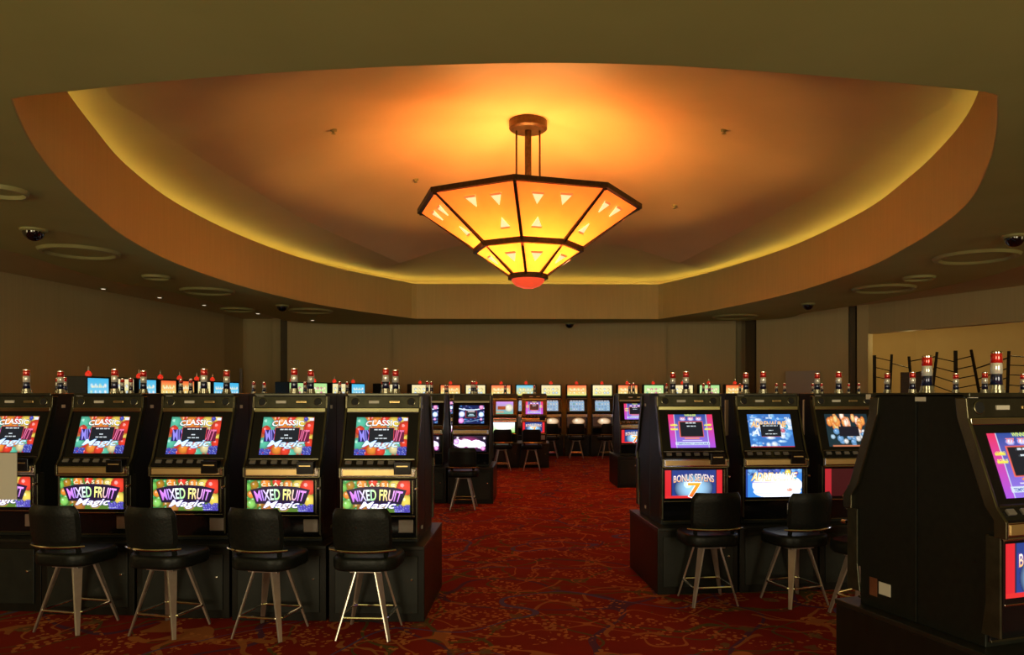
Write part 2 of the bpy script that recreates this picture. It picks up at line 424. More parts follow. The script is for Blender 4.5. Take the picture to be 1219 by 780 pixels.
wall_seg('wall_front', [(15.8,-3.55),(-11.6,-3.55)], 0, WT, 'wall', th=.12, label='wall behind the camera')

# ------------------------------------------------------------------ ceiling fixtures
def ring_vent(xp, yp, wpx, label, z=ZS):
    X, D = px(xp, yp, z); R = wpx*D/F/2
    root = empty('ceiling_ring_vent', (X, D, z))
    mb = MB().lathe([(R*.78,0),(R*.80,-.02),(R*.86,-.045),(R*.95,-.04),(R,0)], 40)
    mb.f = mb.f[:-2]; mb.build('ring_trim', 'white_trim', root, smooth=True)
    MB().lathe([(R*.79,-.001),(R*.78,-.010),(.0005,-.012)], 40).build('diffuser_disc', 'soffit', root, smooth=True)
    tag(root, label, 'ceiling vent', 'round trims in the soffit')
for a in [(0,226,60,'round trim at the left edge of the frame above the dome camera'),
          (95,299,88,'large round trim beside the left dome camera'),
          (247,346,62,'round trim in the left soffit between the small disc and the far camera'),
          (370,369.5,52,'far left round trim next to the second dome camera'),
          (283,368,40,'faint round trim near the row of small downlights'),
          (186,329,32,'small plain disc in the left soffit'),
          (1162,305,94,'largest round trim at the right beside the right edge camera'),
          (1052,343,72,'middle round trim in the right soffit'),
          (875,376.5,54,'far right round trim near the back wall'),
          (1094,330,37,'small plain disc in the right soffit')]: ring_vent(*a)

def dome_cam(xp, yp, label):
    X, D = px(xp, yp, ZS)
    root = empty('dome_camera', (X, D, ZS))
    MB().lathe([(.15,0),(.15,-.02),(.128,-.035)], 28).build('mounting_ring', 'white_trim', root, smooth=True)
    MB().lathe([(.122*math.cos(a), -.03-.115*math.sin(a)) for a in np.linspace(0, PI/2*.98, 9)], 28).build('dark_dome', 'domeglass', root, smooth=True)
    tag(root, label, 'camera', 'ceiling dome cameras')
for a in [(40,273,'dark dome camera at the far left of the soffit'),(336,363.5,'small dome camera on the left between two round trims'),
          (678,385,'dome camera in the middle of the back soffit'),(962,361.5,'dome camera on the right near the shaded recess'),
          (1208,280.5,'dark dome camera cut by the right edge of the frame')]: dome_cam(*a)
for i, (x, y) in enumerate([(123,343.5),(190,354),(243,363),(307,373),(372,381)]):
    z = ZU if i < 3 else ZS
    X, D = px(x, y, z)
    root = empty('downlight', (X, D, z))
    MB().lathe([(.085,0),(.09,-.012),(.07,-.014)], 20).build('trim_ring', 'white_trim', root, smooth=True)
    MB().lathe([(.068,-.013),(.0005,-.016)], 20).build('lamp_disc', 'bulbglow', root)
    tag(root, ['small lit downlight nearest the left edge','second small downlight from the left edge','middle small downlight above the left wall','small downlight above the far left recess','last small downlight near the back wall'][i], 'light', 'row of small downlights at left')
def dome_z(X, Y):
    d = np.array([X, Y])-CC; a = math.atan2(d[1], d[0]); r = math.hypot(*d)
    R = np.interp(a, ANG, Rcr); Z = np.interp(a, ANG, Zcr); t = min(r/R, 1)
    return ZC-(ZC-Z)*t**1.35
for x, y, lab in [(397,155,'left'),(862,155,'right'),(495,259,'lower left'),(803,260,'lower right')]:
    z = 5.5
    for _ in range(12):
        X, D = px(x, y, z); z = float(dome_z(X, D))
    o = MB().lathe([(.05,.02),(.05,-.012),(.02,-.02),(.02,-.05),(.035,-.055)], 14).build('sprinkler_head', 'white_trim', smooth=True, loc=(X, D, z))
    tag(o, 'tiny sprinkler head on the '+lab+' of the dome', 'sprinkler', 'sprinklers in the dome')

# ------------------------------------------------------------------ the chandelier
def chandelier():
    root = empty('chandelier', (CHX, CHY, 6.06))
    tag(root, 'large octagonal amber glass chandelier with bronze frame and triangle cutouts', 'chandelier')
    a0 = math.radians(-5.4); Z0 = 6.06
    def oct(R, z, k): 
        a = a0 + k*PI/4; return Vector((R*math.sin(a), -R*math.cos(a), z-Z0))
    zc = 5.98
    MB().lathe([(.31,.06),(.31,zc-Z0-.07),(.27,zc-Z0-.1),(.0005,zc-Z0-.1)], 36).build('canopy', 'bronze', root, smooth=True)
    MB().lathe([(.055,-.15),(.055,4.35-Z0)], 16).build('stem', 'bronze', root, smooth=True)
    for s_ in (-1, 1):
        MB().lathe([(.016,-.15),(.016,4.4-Z0)], 10, c=(s_*.19,0,0)).build('support_rod', 'bronze', root, smooth=True)
    # cross arms carrying the top ring
    for k in range(4):
        MB().bar(oct(1.8, 4.56, k), oct(1.8, 4.56, k+4), .03, .03).build('cross_arm', 'bronze', root)
    R1, Z1, R2, Z2, R3, Z3 = 1.80, 4.61, .87, 3.94, .29, 3.50
    def ring(R, z, w, h, name):
        mb = MB()
        for k in range(8):
            A, B = oct(R+w/2, z, k), oct(R+w/2, z, k+1); A2, B2 = oct(R-w/2, z, k), oct(R-w/2, z, k+1)
            dz = Vector((0,0,h/2))
            mb.add([A-dz,B-dz,B+dz,A+dz,A2-dz,B2-dz,B2+dz,A2+dz], [(0,1,2,3),(4,7,6,5),(3,2,6,7),(0,4,5,1)])
        mb.build(name, 'bronze', root)
    ring(R1, Z1, .08, .075, 'top_ring'); ring(R2, Z2, .07, .085, 'middle_ring'); ring(R3+.01, Z3, .06, .08, 'bottom_ring')
    for k in range(8):
        MB().bar(oct(R1-.01, Z1, k), oct(R2, Z2, k), .045, .04).build('upper_rib', 'bronze', root)
        MB().bar(oct(R2-.01, Z2, k), oct(R3, Z3, k), .04, .035).build('lower_rib', 'bronze', root)
    def panel(Ra, za, Rb, zb, k, name, tris):
        A, B, C_, D_ = oct(Ra, za, k), oct(Ra, za, k+1), oct(Rb, zb, k+1), oct(Rb, zb, k)
        n = (B-A).cross(D_-A).normalized(); cen = (A+B+C_+D_)/4
        if n.dot(Vector((cen.x, cen.y, 0))) < 0: n = -n
        t = n*.006
        p = MB().add([A-t,B-t,C_-t,D_-t,A+t,B+t,C_+t,D_+t], [(0,1,2,3),(4,7,6,5),(0,4,5,1),(1,5,6,2),(2,6,7,3),(3,7,4,0)])
        # one sheet is enough for translucent glass; keep the rim closed
        p = MB().add([A,B,C_,D_], [(0,1,2,3)])
        po = p.build(name, 'amber', root)
        def uv(u, v): return (A*(1-u)+B*u)*(1-v) + (D_*(1-u)+C_*u)*v
        for (u, v, su, sv, d) in tris:
            P = [uv(u-su, v-sv*d), uv(u+su, v-sv*d), uv(u, v+sv*d)]
            f = [q + n*.03 for q in P]; c = [q + n*.012 for q in P]
            MB().add(c+f, [(0,1,2),(3,5,4),(0,3,4,1),(1,4,5,2),(2,5,3,0)]).build('triangle_inset', 'insetglass', po)
            # orange strip painted in as the shadow along the triangle's flat edge
            Q = [P[0], P[1]]; 
            MB().bar(Q[0]+n*.028, Q[1]+n*.028, .03, .012, up=n).build('triangle_shadow', 'inset_shadow', po)
    for k in range(8):
        # facing faces: k=7 (left-front), 0 (right-front), 1 right, 6 left
        m = (k < 4)
        low = .30 if m else .70
        panel(R1-.01, Z1-.02, R2+.01, Z2+.03, k, 'upper_glass_panel', [(.26,.27,.072,.095,1),(.60,.25,.072,.095,1),(low,.68,.095,.09,-1)] if m else
              [(.40,.25,.072,.095,1),(.74,.27,.072,.095,1),(low,.68,.095,.09,-1)])
        panel(R2-.01, Z2-.03, R3+.01, Z3+.03, k, 'lower_glass_panel', [(.40 if m else .60,.42,.17,.15,1)])
    MB().lathe([(.27,3.46-Z0),(.26,3.42-Z0),(.20,3.36-Z0),(.10,3.32-Z0),(.0005,3.31-Z0)], 24).build('glass_bowl', 'redglass', root, smooth=True)
chandelier()

# ------------------------------------------------------------------ printed artwork (colours per vertex, all original paint)
def paint(Wd, Hd, bg):
    a = np.zeros((Hd, Wd, 3), float); a[:] = bg; return a
def blob(a, cx, cy, r, c, c2=None, ry=None):
    H, W_, _ = a.shape; yy, xx = np.mgrid[0:H, 0:W_]; u = xx/(W_-1); v = 1-yy/(H-1); asp = W_/H
    ry = ry or r
    d = ((u-cx)*asp/r)**2+((v-cy)/ry)**2; m = d < 1
    c = np.array(c); c2 = np.array(c2 if c2 is not None else c*.45)
    t = np.clip(d, 0, 1)[..., None]
    a[m] = (c*(1-t)+c2*t)[m]
    h = (((u-cx)*asp+r*.3)**2+(v-cy-ry*.3)**2) < (r*.22)**2
    a[h] = np.minimum(a[h]+.35, 1.3)
def rect(a, u0, u1, v0, v1, c):
    H, W_, _ = a.shape
    a[int((1-v1)*H):max(int((1-v0)*H), int((1-v1)*H)+1), int(u0*W_):int(u1*W_)] = c
def vgrad(a, top, bot):
    H = a.shape[0]; t = np.linspace(0,1,H)[:,None,None]; a[:] = np.array(top)*(1-t)+np.array(bot)*t
G_RED=(.95,.06,.03); G_OR=(1.,.32,.04); G_YE=(1.,.75,.12); G_GR=(.05,.35,.08); G_TE=(.12,.62,.42); G_BL=(.08,.1,.6); G_CR=(.9,.78,.4); G_PU=(.25,.05,.5)
def art_fruit_screen():
    a = paint(76, 57, (.5,.1,.05)); r = random.Random(3)
    cols = [G_TE,G_OR,G_RED,G_YE,G_OR,G_CR,G_TE,G_RED,G_OR]
    for j in range(6):
        for i in range(7):
            blob(a, (i+.5)/7+r.uniform(-.05,.05), (j+.5)/6+r.uniform(-.05,.05), r.uniform(.10,.15), r.choice(cols))
    for c in [(.09,.85,.17,G_TE),(.4,.85,.17,G_OR),(.56,.92,.12,G_RED),(.72,.86,.16,G_YE),(.95,.72,.18,G_RED),(.08,.65,.12,G_RED),(.06,.3,.16,G_TE),(.34,.15,.14,G_OR),(.5,.1,.13,G_RED),(.76,.16,.13,G_CR),(.96,.3,.12,G_RED)]: blob(a,*c[:3],c[3])
    for _ in range(40):
        blob(a, r.uniform(0,.2), r.uniform(0,.14), .035, G_BL); blob(a, r.uniform(.84,1), r.uniform(0,.2), .035, G_BL)
    blob(a,.84,.95,.06,G_BL)
    return a
def art_fruit_belly():
    a = paint(110, 52, (.1,.2,.03)); r = random.Random(5)
    for _ in range(26): blob(a, r.uniform(0,.3), r.uniform(.0,1), .13, r.choice([G_GR,G_GR,(.2,.6,.1),(.5,.25,.02)]))
    for c in [(.28,.9,.16,G_OR),(.45,.95,.14,G_RED),(.62,.85,.16,G_OR),(.78,.8,.22,G_YE),(.92,.78,.26,G_RED),(.94,.35,.2,G_YE),(.06,.55,.12,G_OR),(.55,.2,.2,(.7,.5,.1)),(.3,.1,.2,(.5,.2,.04))]: blob(a,*c[:3],c[3])
    for _ in range(45): blob(a, r.uniform(.76,.98), r.uniform(0,.2), .055, (.12,.1,.6))
    blob(a,.06,.25,.14,(.3,.75,.15))
    return a
def art_sevens_screen(dim=1.):
    a = paint(76, 57, (.05,.1,.45)); H, W_, _ = a.shape
    t = np.linspace(0,1,H)[:,None,None]
    a[:] = np.array((.03,.08,.35))*(1-t)+np.array((.35,.2,.9))*t
    side = np.array((.9,.04,.12))*(1-t)+np.array((.45,.1,.8))*t
    a[:, :10] = side[:,0][:,None]; a[:, -10:] = side[:,0][:,None]
    rect(a,.14,.155,.0,1,(.7,.8,1)); rect(a,.85,.865,.0,1,(.7,.8,1))
    for u in (.32,.5,.68): blob(a,u,.86,.09,(.9,.85,1),(.3,.3,.9),.05)
    rect(a,.05,.2,.64,.68,(.9,.8,.1)); rect(a,.05,.2,.52,.56,(.9,.8,.1)); rect(a,.8,.95,.64,.68,(.9,.8,.1)); rect(a,.8,.95,.52,.56,(.9,.8,.1))
    rect(a,.23,.77,.30,.78,(.9,.15,.1)); rect(a,.25,.75,.33,.77,(.01,.012,.02))
    rect(a,.34,.66,.255,.295,(1.,.3,.08)); rect(a,.28,.72,.20,.225,(.9,.85,1)); rect(a,.12,.88,.08,.17,(.75,.85,1.))
    return a
def art_sevens_belly():
    a = paint(110, 52, (.02,.05,.25)); 
    blob(a,.5,.36,.72,(.45,.8,1.1),(.01,.02,.12),.52)
    rect(a,0,.13,0,1,(.75,.02,.03)); rect(a,.9,1,0,1,(.75,.02,.03)); rect(a,0,1,0,.08,(.8,.03,.03)); rect(a,.11,.13,.08,1,(.02,.02,.05)); rect(a,.885,.9,.08,1,(.02,.02,.05))
    return a
def art_race_screen():
    a = paint(76, 57, (.05,.2,.6)); r = random.Random(9)
    for _ in range(50): blob(a, r.random(), r.random(), r.uniform(.06,.16), r.choice([(.1,.4,.9),(.3,.65,1),(.05,.15,.5),(.6,.85,1),(.9,.97,1)]), (.1,.3,.75), r.uniform(.03,.1))
    for _ in range(10): blob(a, r.uniform(.7,.98), r.uniform(.3,.8), .08, (.95,.98,1.), (.5,.7,1))
    blob(a,.86,.62,.07,(.1,.6,.9)); blob(a,.78,.5,.07,(.8,.2,.3)); rect(a,0,1,0,.03,(.5,.03,.05))
    rect(a,.28,.72,.30,.64,(.7,.08,.06)); rect(a,.30,.70,.32,.62,(.01,.015,.03))
    return a
def art_race_belly():
    a = paint(110, 52, (.05,.25,.75)); r = random.Random(4)
    for _ in range(30): blob(a, r.random(), r.uniform(.75,1), .12, r.choice([(.1,.15,.6),(.2,.5,1),(.05,.1,.4)]))
    blob(a,.56,.42,.95,(1.6,1.6,1.7),(1.1,1.2,1.4),.42); blob(a,.56,.2,.9,(1.5,1.5,1.6),(1.,1.1,1.3),.25)
    blob(a,.75,.88,.12,(1.,.8,.1)); blob(a,.86,.68,.1,(.1,.7,1.)); blob(a,.9,.85,.08,(.2,.1,.5)); blob(a,.78,.25,.13,(1.,.25,.15),(1.,.8,.75),.07)
    rect(a,0,.04,0,1,(.02,.06,.3))
    return a
def art_neon_screen():
    a = paint(76, 57, (.01,.02,.10)); r = random.Random(2)
    for _ in range(26): blob(a, r.random(), r.random(), r.uniform(.05,.14), r.choice([(.05,.25,.6),(.02,.1,.35),(.3,.2,.6),(.05,.05,.2)]), (.01,.03,.15), .05)
    H, W_, _ = a.shape
    for x in range(W_):
        y = int(H*(.12+.12*math.sin(x/W_*2.6+.4))); a[y:y+3, x] = (.9,1.1,1.3)
        y = int(H*(.82+.07*math.sin(x/W_*5))); a[y:y+1, x] = (.4,.7,1.1)
    blob(a,.12,.52,.16,(1.2,1.2,1.4),(.4,.5,1.1)); blob(a,.88,.5,.14,(1.2,1.3,1.4),(.3,.6,1.1)); blob(a,.1,.17,.15,(1.,.6,1.1),(.8,.1,.5)); blob(a,.88,.9,.12,(1.,.5,.8),(.7,.1,.4)); blob(a,.88,.24,.07,(1.,.6,1.),(.7,.1,.4)); blob(a,.2,.78,.07,(1,1,1.2),(.3,.4,.9))
    rect(a,.27,.72,.30,.68,(.4,.05,.05)); rect(a,.29,.70,.33,.65,(.01,.02,.03)); rect(a,.36,.63,.62,.66,(1,1,1)); rect(a,.42,.58,.48,.52,(.6,.9,1)); rect(a,.38,.62,.41,.45,(.6,.9,1))
    return a
def art_neon_belly():
    a = paint(110, 52, (.02,.01,.03)); r = random.Random(8)
    blob(a,.45,.5,.9,(.4,.03,.2),(.03,.01,.03),.5)
    for u in np.linspace(.1,.86,14): blob(a,u,.55-.12*u+.05*math.sin(u*20),.24,(1.7,1.7,1.8),(1.1,.9,1.3))
    blob(a,.08,.62,.18,(.9,.7,1.1),(.5,.1,.5)); blob(a,.9,.2,.15,(1.,.5,.9),(.5,.05,.3)); blob(a,.12,.88,.08,(1,.9,1)); blob(a,.94,.85,.08,(1,.9,1))
    return a
def art_flame_screen():
    a = paint(76, 57, (.01,.03,.04)); r = random.Random(12)
    for _ in range(26): blob(a, r.uniform(.1,.9), r.uniform(.45,.95), r.uniform(.05,.1), r.choice([(1.,.8,.3),(1.,.45,.1),(1.2,1.1,.9)]), (.7,.15,.03), .14)
    for _ in range(20): blob(a, r.uniform(.1,.9), r.uniform(.05,.5), r.uniform(.06,.1), r.choice([(.5,.75,.95),(.9,.9,.9),(.2,.45,.8)]))
    rect(a,.1,.9,0,.05,(.6,.2,.1)); rect(a,.3,.75,.3,.6,(.01,.01,.02))
    return a
def art_red_belly(): 
    a = paint(110, 52, (.05,.005,.006)); rect(a,.0,.12,0,1,(.5,.02,.03)); rect(a,.88,1,0,1,(.5,.02,.03)); return a
def art_tropic_screen():
    a = paint(60, 45, (.6,.35,.8)); vgrad(a, (.6,.3,.9), (.05,.5,.35)); blob(a,.75,.5,.3,(.95,.9,.75),(.5,.6,.4)); rect(a,.1,.55,.35,.62,(.3,.06,.02)); rect(a,0,.45,.12,.2,(.9,.3,.1)); return a
def art_tropic_belly():
    a = paint(60, 30, (.3,.7,.1)); vgrad(a, (1.4,1.4,1.5), (.4,.8,.1)); blob(a,.5,.6,.8,(1.6,1.6,1.7),(1.,1.1,.9),.4); return a
def art_reel_screen():
    a = paint(60, 45, (.35,.6,.85)); rect(a,0,1,.86,1,(.05,.08,.15)); 
    for i in range(5): rect(a,.05+i*.19,.2+i*.19,.88,.96,(.7,.75,.8))
    for i in range(5):
        for j in range(3): blob(a,.1+i*.2,.15+j*.25,.09,random.Random(i*7+j).choice([(.6,.85,.95),(.3,.5,.75),(.8,.9,.95),(.3,.6,.5)]))
    return a
def art_reel_belly():
    a = paint(60, 30, (.05,.02,.01)); blob(a,.6,.6,.7,(1.3,.95,.6),(.3,.12,.03),.4); return a
def art_topper(kind):
    a = paint(44, 28, (.5,.3,.1)); r = random.Random(40+kind)
    if kind == 0: vgrad(a, (.95,.12,.03), (1.,.9,.25)); cs = [(1.,.8,.3),(1.,.9,.5)]
    elif kind == 1: vgrad(a, (.1,.6,.85), (1.,.75,.1)); cs = [(.5,.85,.8),(.9,.85,.3)]
    elif kind == 2: vgrad(a, (.95,.8,.45), (.9,.85,.3)); cs = [(.5,.7,.85),(1.,.95,.7),(.85,.75,.4)]
    elif kind == 3: vgrad(a, (.4,.8,.3), (.7,.85,.35)); cs = [(.9,.9,.6),(.1,.5,.3),(.9,.9,.8),(.5,.1,.3)]
    else: vgrad(a, (.05,.5,.85), (.25,.7,.9)); cs = [(.6,.85,.95),(.9,.95,.9),(.5,.8,.6)]
    for i in range(4):
        for j in range(2):
            blob(a, .17+i*.22+r.uniform(-.03,.03), .28+j*.34, .13, r.choice(cs), (.6,.45,.15) if kind != 4 else (.15,.5,.8))
    for i in range(7): rect(a,.2+i*.09,.25+i*.09,.47,.58, (1.,.93,.62))
    rect(a,0,1,0,.07,(.2,.3,.05) if kind != 0 else (.1,.3,.05))
    return a

def art_grid(a, w_, h_, gain=1.):
    H, W_, _ = a.shape; mb = MB()
    vs = []; cs = []
    for j in range(H):
        for i in range(W_):
            vs.append((-w_/2+w_*i/(W_-1), 0, h_/2-h_*j/(H-1))); cs.append(tuple(float(c)*gain for c in a[j, i]))
    fs = [(j*W_+i, (j+1)*W_+i, (j+1)*W_+i+1, j*W_+i+1) for j in range(H-1) for i in range(W_-1)]
    mb.add(vs, fs); mb.c = cs
    return mb
_tx = {}
def glyphs(s_, shear=0., bold=0.):
    k = (s_, shear, bold)
    if k in _tx: return _tx[k]
    c = bpy.data.curves.new('t', 'FONT'); c.body = s_; c.size = 1; c.shear = shear; c.offset = bold; c.resolution_u = 3; c.align_x = 'CENTER'
    o = bpy.data.objects.new('t', c); COL.objects.link(o); bpy.context.view_layer.update()
    me = bpy.data.meshes.new_from_object(o.evaluated_get(bpy.context.evaluated_depsgraph_get()))
    v = np.array([q.co[:] for q in me.vertices]) if len(me.vertices) else np.zeros((0,3)); f = [list(p.vertices) for p in me.polygons]
    bpy.data.objects.remove(o); bpy.data.curves.remove(c); bpy.data.meshes.remove(me)
    x0, x1 = v[:,0].min(), v[:,0].max(); y0, y1 = v[:,1].min(), v[:,1].max()
    v = np.stack([(v[:,0]-x0)/(x1-x0)*2-1, (v[:,1]-y0)/(y1-y0)], 1)       # x in -1..1, y in 0..1
    _tx[k] = (v, f); return v, f
def text(mb, s_, x, z, w_, h_, color, shear=0., bold=0., arc=0., flare=0., depth=.003, grow=0., grad=None):
    """word centred at x, baseline z, width w_, height h_; arc lifts the middle, flare fans the sides"""
    v, f = glyphs(s_, shear, bold)
    vs = []; cs = []
    for u, t in v:
        X = u*(w_/2+grow)*(1+flare*(t-.5)); hh = h_*(1+.25*arc*(1-u*u) if arc else 1)
        Z = z - grow + t*(hh+2*grow) + arc*h_*(1-u*u)*.6
        vs.append((x+X, -depth, Z)); cs.append(grad(u, t) if grad else color)
    o = len(mb.v); mb.v += vs; mb.c += cs; mb.f += [tuple(i+o for i in q) for q in f]
def quad(mb, x0, x1, z0, z1, c, depth=.002, skew=0.):
    mb.add([(x0-skew,-depth,z0),(x1-skew,-depth,z0),(x1+skew,-depth,z1),(x0+skew,-depth,z1)], [(0,1,2,3)], c)
def lines(mb, items, c=(.85,.95,1)):              # the small unreadable message lines of the pop-up box
    for x, z, w_, h_ in items:
        n = max(3, int(w_/.006)); 
        for i in range(n):
            if (i*7) % 5 == 3: continue
            quad(mb, x-w_/2+w_*i/n, x-w_/2+w_*(i+.8)/n, z-h_/2, z+h_/2, c, .0045)
def rainbow(u, t):
    x = (u+1)/2
    st = [(.85,.25,1.),(.6,.3,1.2),(1.1,1.1,1.3),(.5,1.2,.5),(1.3,1.2,.3),(1.2,.9,.4),(.9,.35,1.1),(.8,.3,1.)]
    p = x*(len(st)-1.001); i = int(p); q = p-i
    c = [st[i][k]*(1-q)+st[i+1][k]*q for k in range(3)]
    return tuple(min(1.4, a_*(.85+.5*t)) for a_ in c)

def build_print(parent, name, art, w_, h_, gain, letter=None):
    o = art_grid(art, w_, h_, gain).build(name, 'print', parent, col=True)
    if letter:
        mb = MB(); letter(mb)
        l = mb.build('lettering', 'print', o, col=True); l['kind'] = 'stuff'
    return o
def let_fruit_screen(mb):
    text(mb, 'CLASSIC', 0, .070, .235, .040, (.02,.05,.1), bold=.03, arc=.35, depth=.0018, grow=.004)
    text(mb, 'CLASSIC', 0, .070, .235, .040, (1.1,1.1,1.1), bold=.02, arc=.35, depth=.003)
    quad(mb, -.165,-.08,-.045,.045,(.02,.02,.15),.0015); quad(mb, .08,.165,-.045,.045,(.15,.01,.05),.0015)
    text(mb, 'MIXED FRUIT', 0, -.042, .31, .085, None, bold=.01, arc=.05, flare=.12, depth=.0025, grad=lambda u,t: (.35,.3,1.) if u<0 else (.95,.2,.4))
    quad(mb, -.091,.091,-.055,.063,(.85,.08,.1),.0032); quad(mb, -.088,.088,-.052,.060,(.01,.014,.022),.0037)
    lines(mb, [(0,.047,.105,.009),(0,.004,.036,.008),(0,-.019,.085,.008)])
    text(mb, 'Magic', 0, -.098, .27, .062, (.05,.2,.5), shear=.35, bold=.04, depth=.0045, grow=.004)
    text(mb, 'Magic', 0, -.098, .27, .062, (.85,1.1,1.25), shear=.35, bold=.015, depth=.0055)
    quad(mb, .155,.185,.115,.135,(.9,.95,1.1),.003)
def let_fruit_belly(mb):
    text(mb, 'C L A S S I C', 0, .068, .27, .025, (.1,.02,.02), bold=.03, arc=.25, depth=.0016, grow=.002)
    text(mb, 'C L A S S I C', 0, .068, .27, .025, (1.2,1.05,.7), bold=.02, arc=.25, depth=.003)
    mb.add([(-.175,-.0014,-.055),(.175,-.0014,-.055),(.215,-.0014,.045),(.12,-.0014,.066),(0,-.0014,.072),(-.12,-.0014,.066),(-.215,-.0014,.045)], [(0,1,2,3,4,5,6)], (.02,.01,.04))
    text(mb, 'MIXED FRUIT', 0, -.040, .355, .075, None, bold=.02, arc=.25, flare=.14, depth=.003, grad=rainbow)
    text(mb, 'Magic', .01, -.098, .26, .062, (.1,.05,.4), shear=.4, bold=.05, depth=.004, grow=.004)
    text(mb, 'Magic', .01, -.098, .26, .062, (1.5,1.5,1.5), shear=.4, bold=.015, depth=.005)
    lines(mb, [(.16,-.103,.07,.003)])
def let_sevens_screen(mb):
    text(mb, 'WINNER', 0, .125, .10, .018, (.8,1.,.15), bold=.02)
    text(mb, 'COMBO', -.145, .048, .055, .012, (1.1,1.,.1), bold=.02); text(mb, 'BONUS', -.145, .012, .06, .014, (1.1,1.,.1), bold=.02)
    text(mb, 'COMBO', .145, .048, .055, .012, (1.1,1.,.1), bold=.02); text(mb, 'BONUS', .145, .012, .06, .014, (1.1,1.,.1), bold=.02)
    for x in (-.068, 0, .068): text(mb, '777', x, .098, .05, .02, (1.1,.3,.3), bold=.02)
    lines(mb, [(0,.068,.09,.010),(0,.040,.075,.008)])
    text(mb, 'TEMPORARILY UNAVAILABLE', 0, -.117, .27, .016, (.08,.15,.5), bold=.02)
def let_sevens_belly(mb):
    text(mb, 'BONUS SEVENS', 0, .012, .335, .055, (.1,.05,.3), bold=.03, arc=.35, depth=.0018, grow=.005)
    text(mb, 'BONUS SEVENS', 0, .012, .335, .055, None, bold=.015, arc=.35, depth=.003, grad=lambda u,t: (1.1,.55+.5*t,.15+.9*t))
    text(mb, '7', .005, -.105, .11, .115, (1.3,1.3,1.3), bold=.04, depth=.0035, grow=.008)
    text(mb, '7', .005, -.105, .11, .115, None, bold=.02, depth=.005, grad=lambda u,t: (1.1,.15+.4*t,.03))
def let_race_screen(mb):
    text(mb, 'ADRENALINE', -.01, .03, .31, .05, (.9,.35,.1), shear=.3, bold=.03, grow=.002, depth=.002)
    text(mb, 'ADRENALINE', -.01, .034, .30, .045, (1.,.75,.35), shear=.3, bold=.01)
    text(mb, 'A', -.135, -.045, .07, .06, (.9,1.,1.2), shear=.3, bold=.03)
    quad(mb, -.088,.085,-.052,.052,(.01,.014,.022),.004); lines(mb, [(0,.04,.13,.007),(0,0,.04,.007),(0,-.03,.10,.007)])
    lines(mb, [(0,.108,.06,.012),(.15,.108,.04,.012)])
def let_race_belly(mb):
    text(mb, 'ADRENALINE', .0, .022, .39, .062, (1.,.6,.15), shear=.35, bold=.04, depth=.002, grow=.004)
    text(mb, 'ADRENALINE', .002, .024, .38, .058, None, shear=.35, bold=.01, depth=.003, grad=lambda u,t: (1.4,1.15+.3*(u+1)/2,.7+.8*(u+1)/2))
    quad(mb, -.19,.10,.006,.011,(.35,.2,.7),.004,.002); quad(mb, -.16,.08,-.085,-.081,(.4,.5,.75),.004,.002)

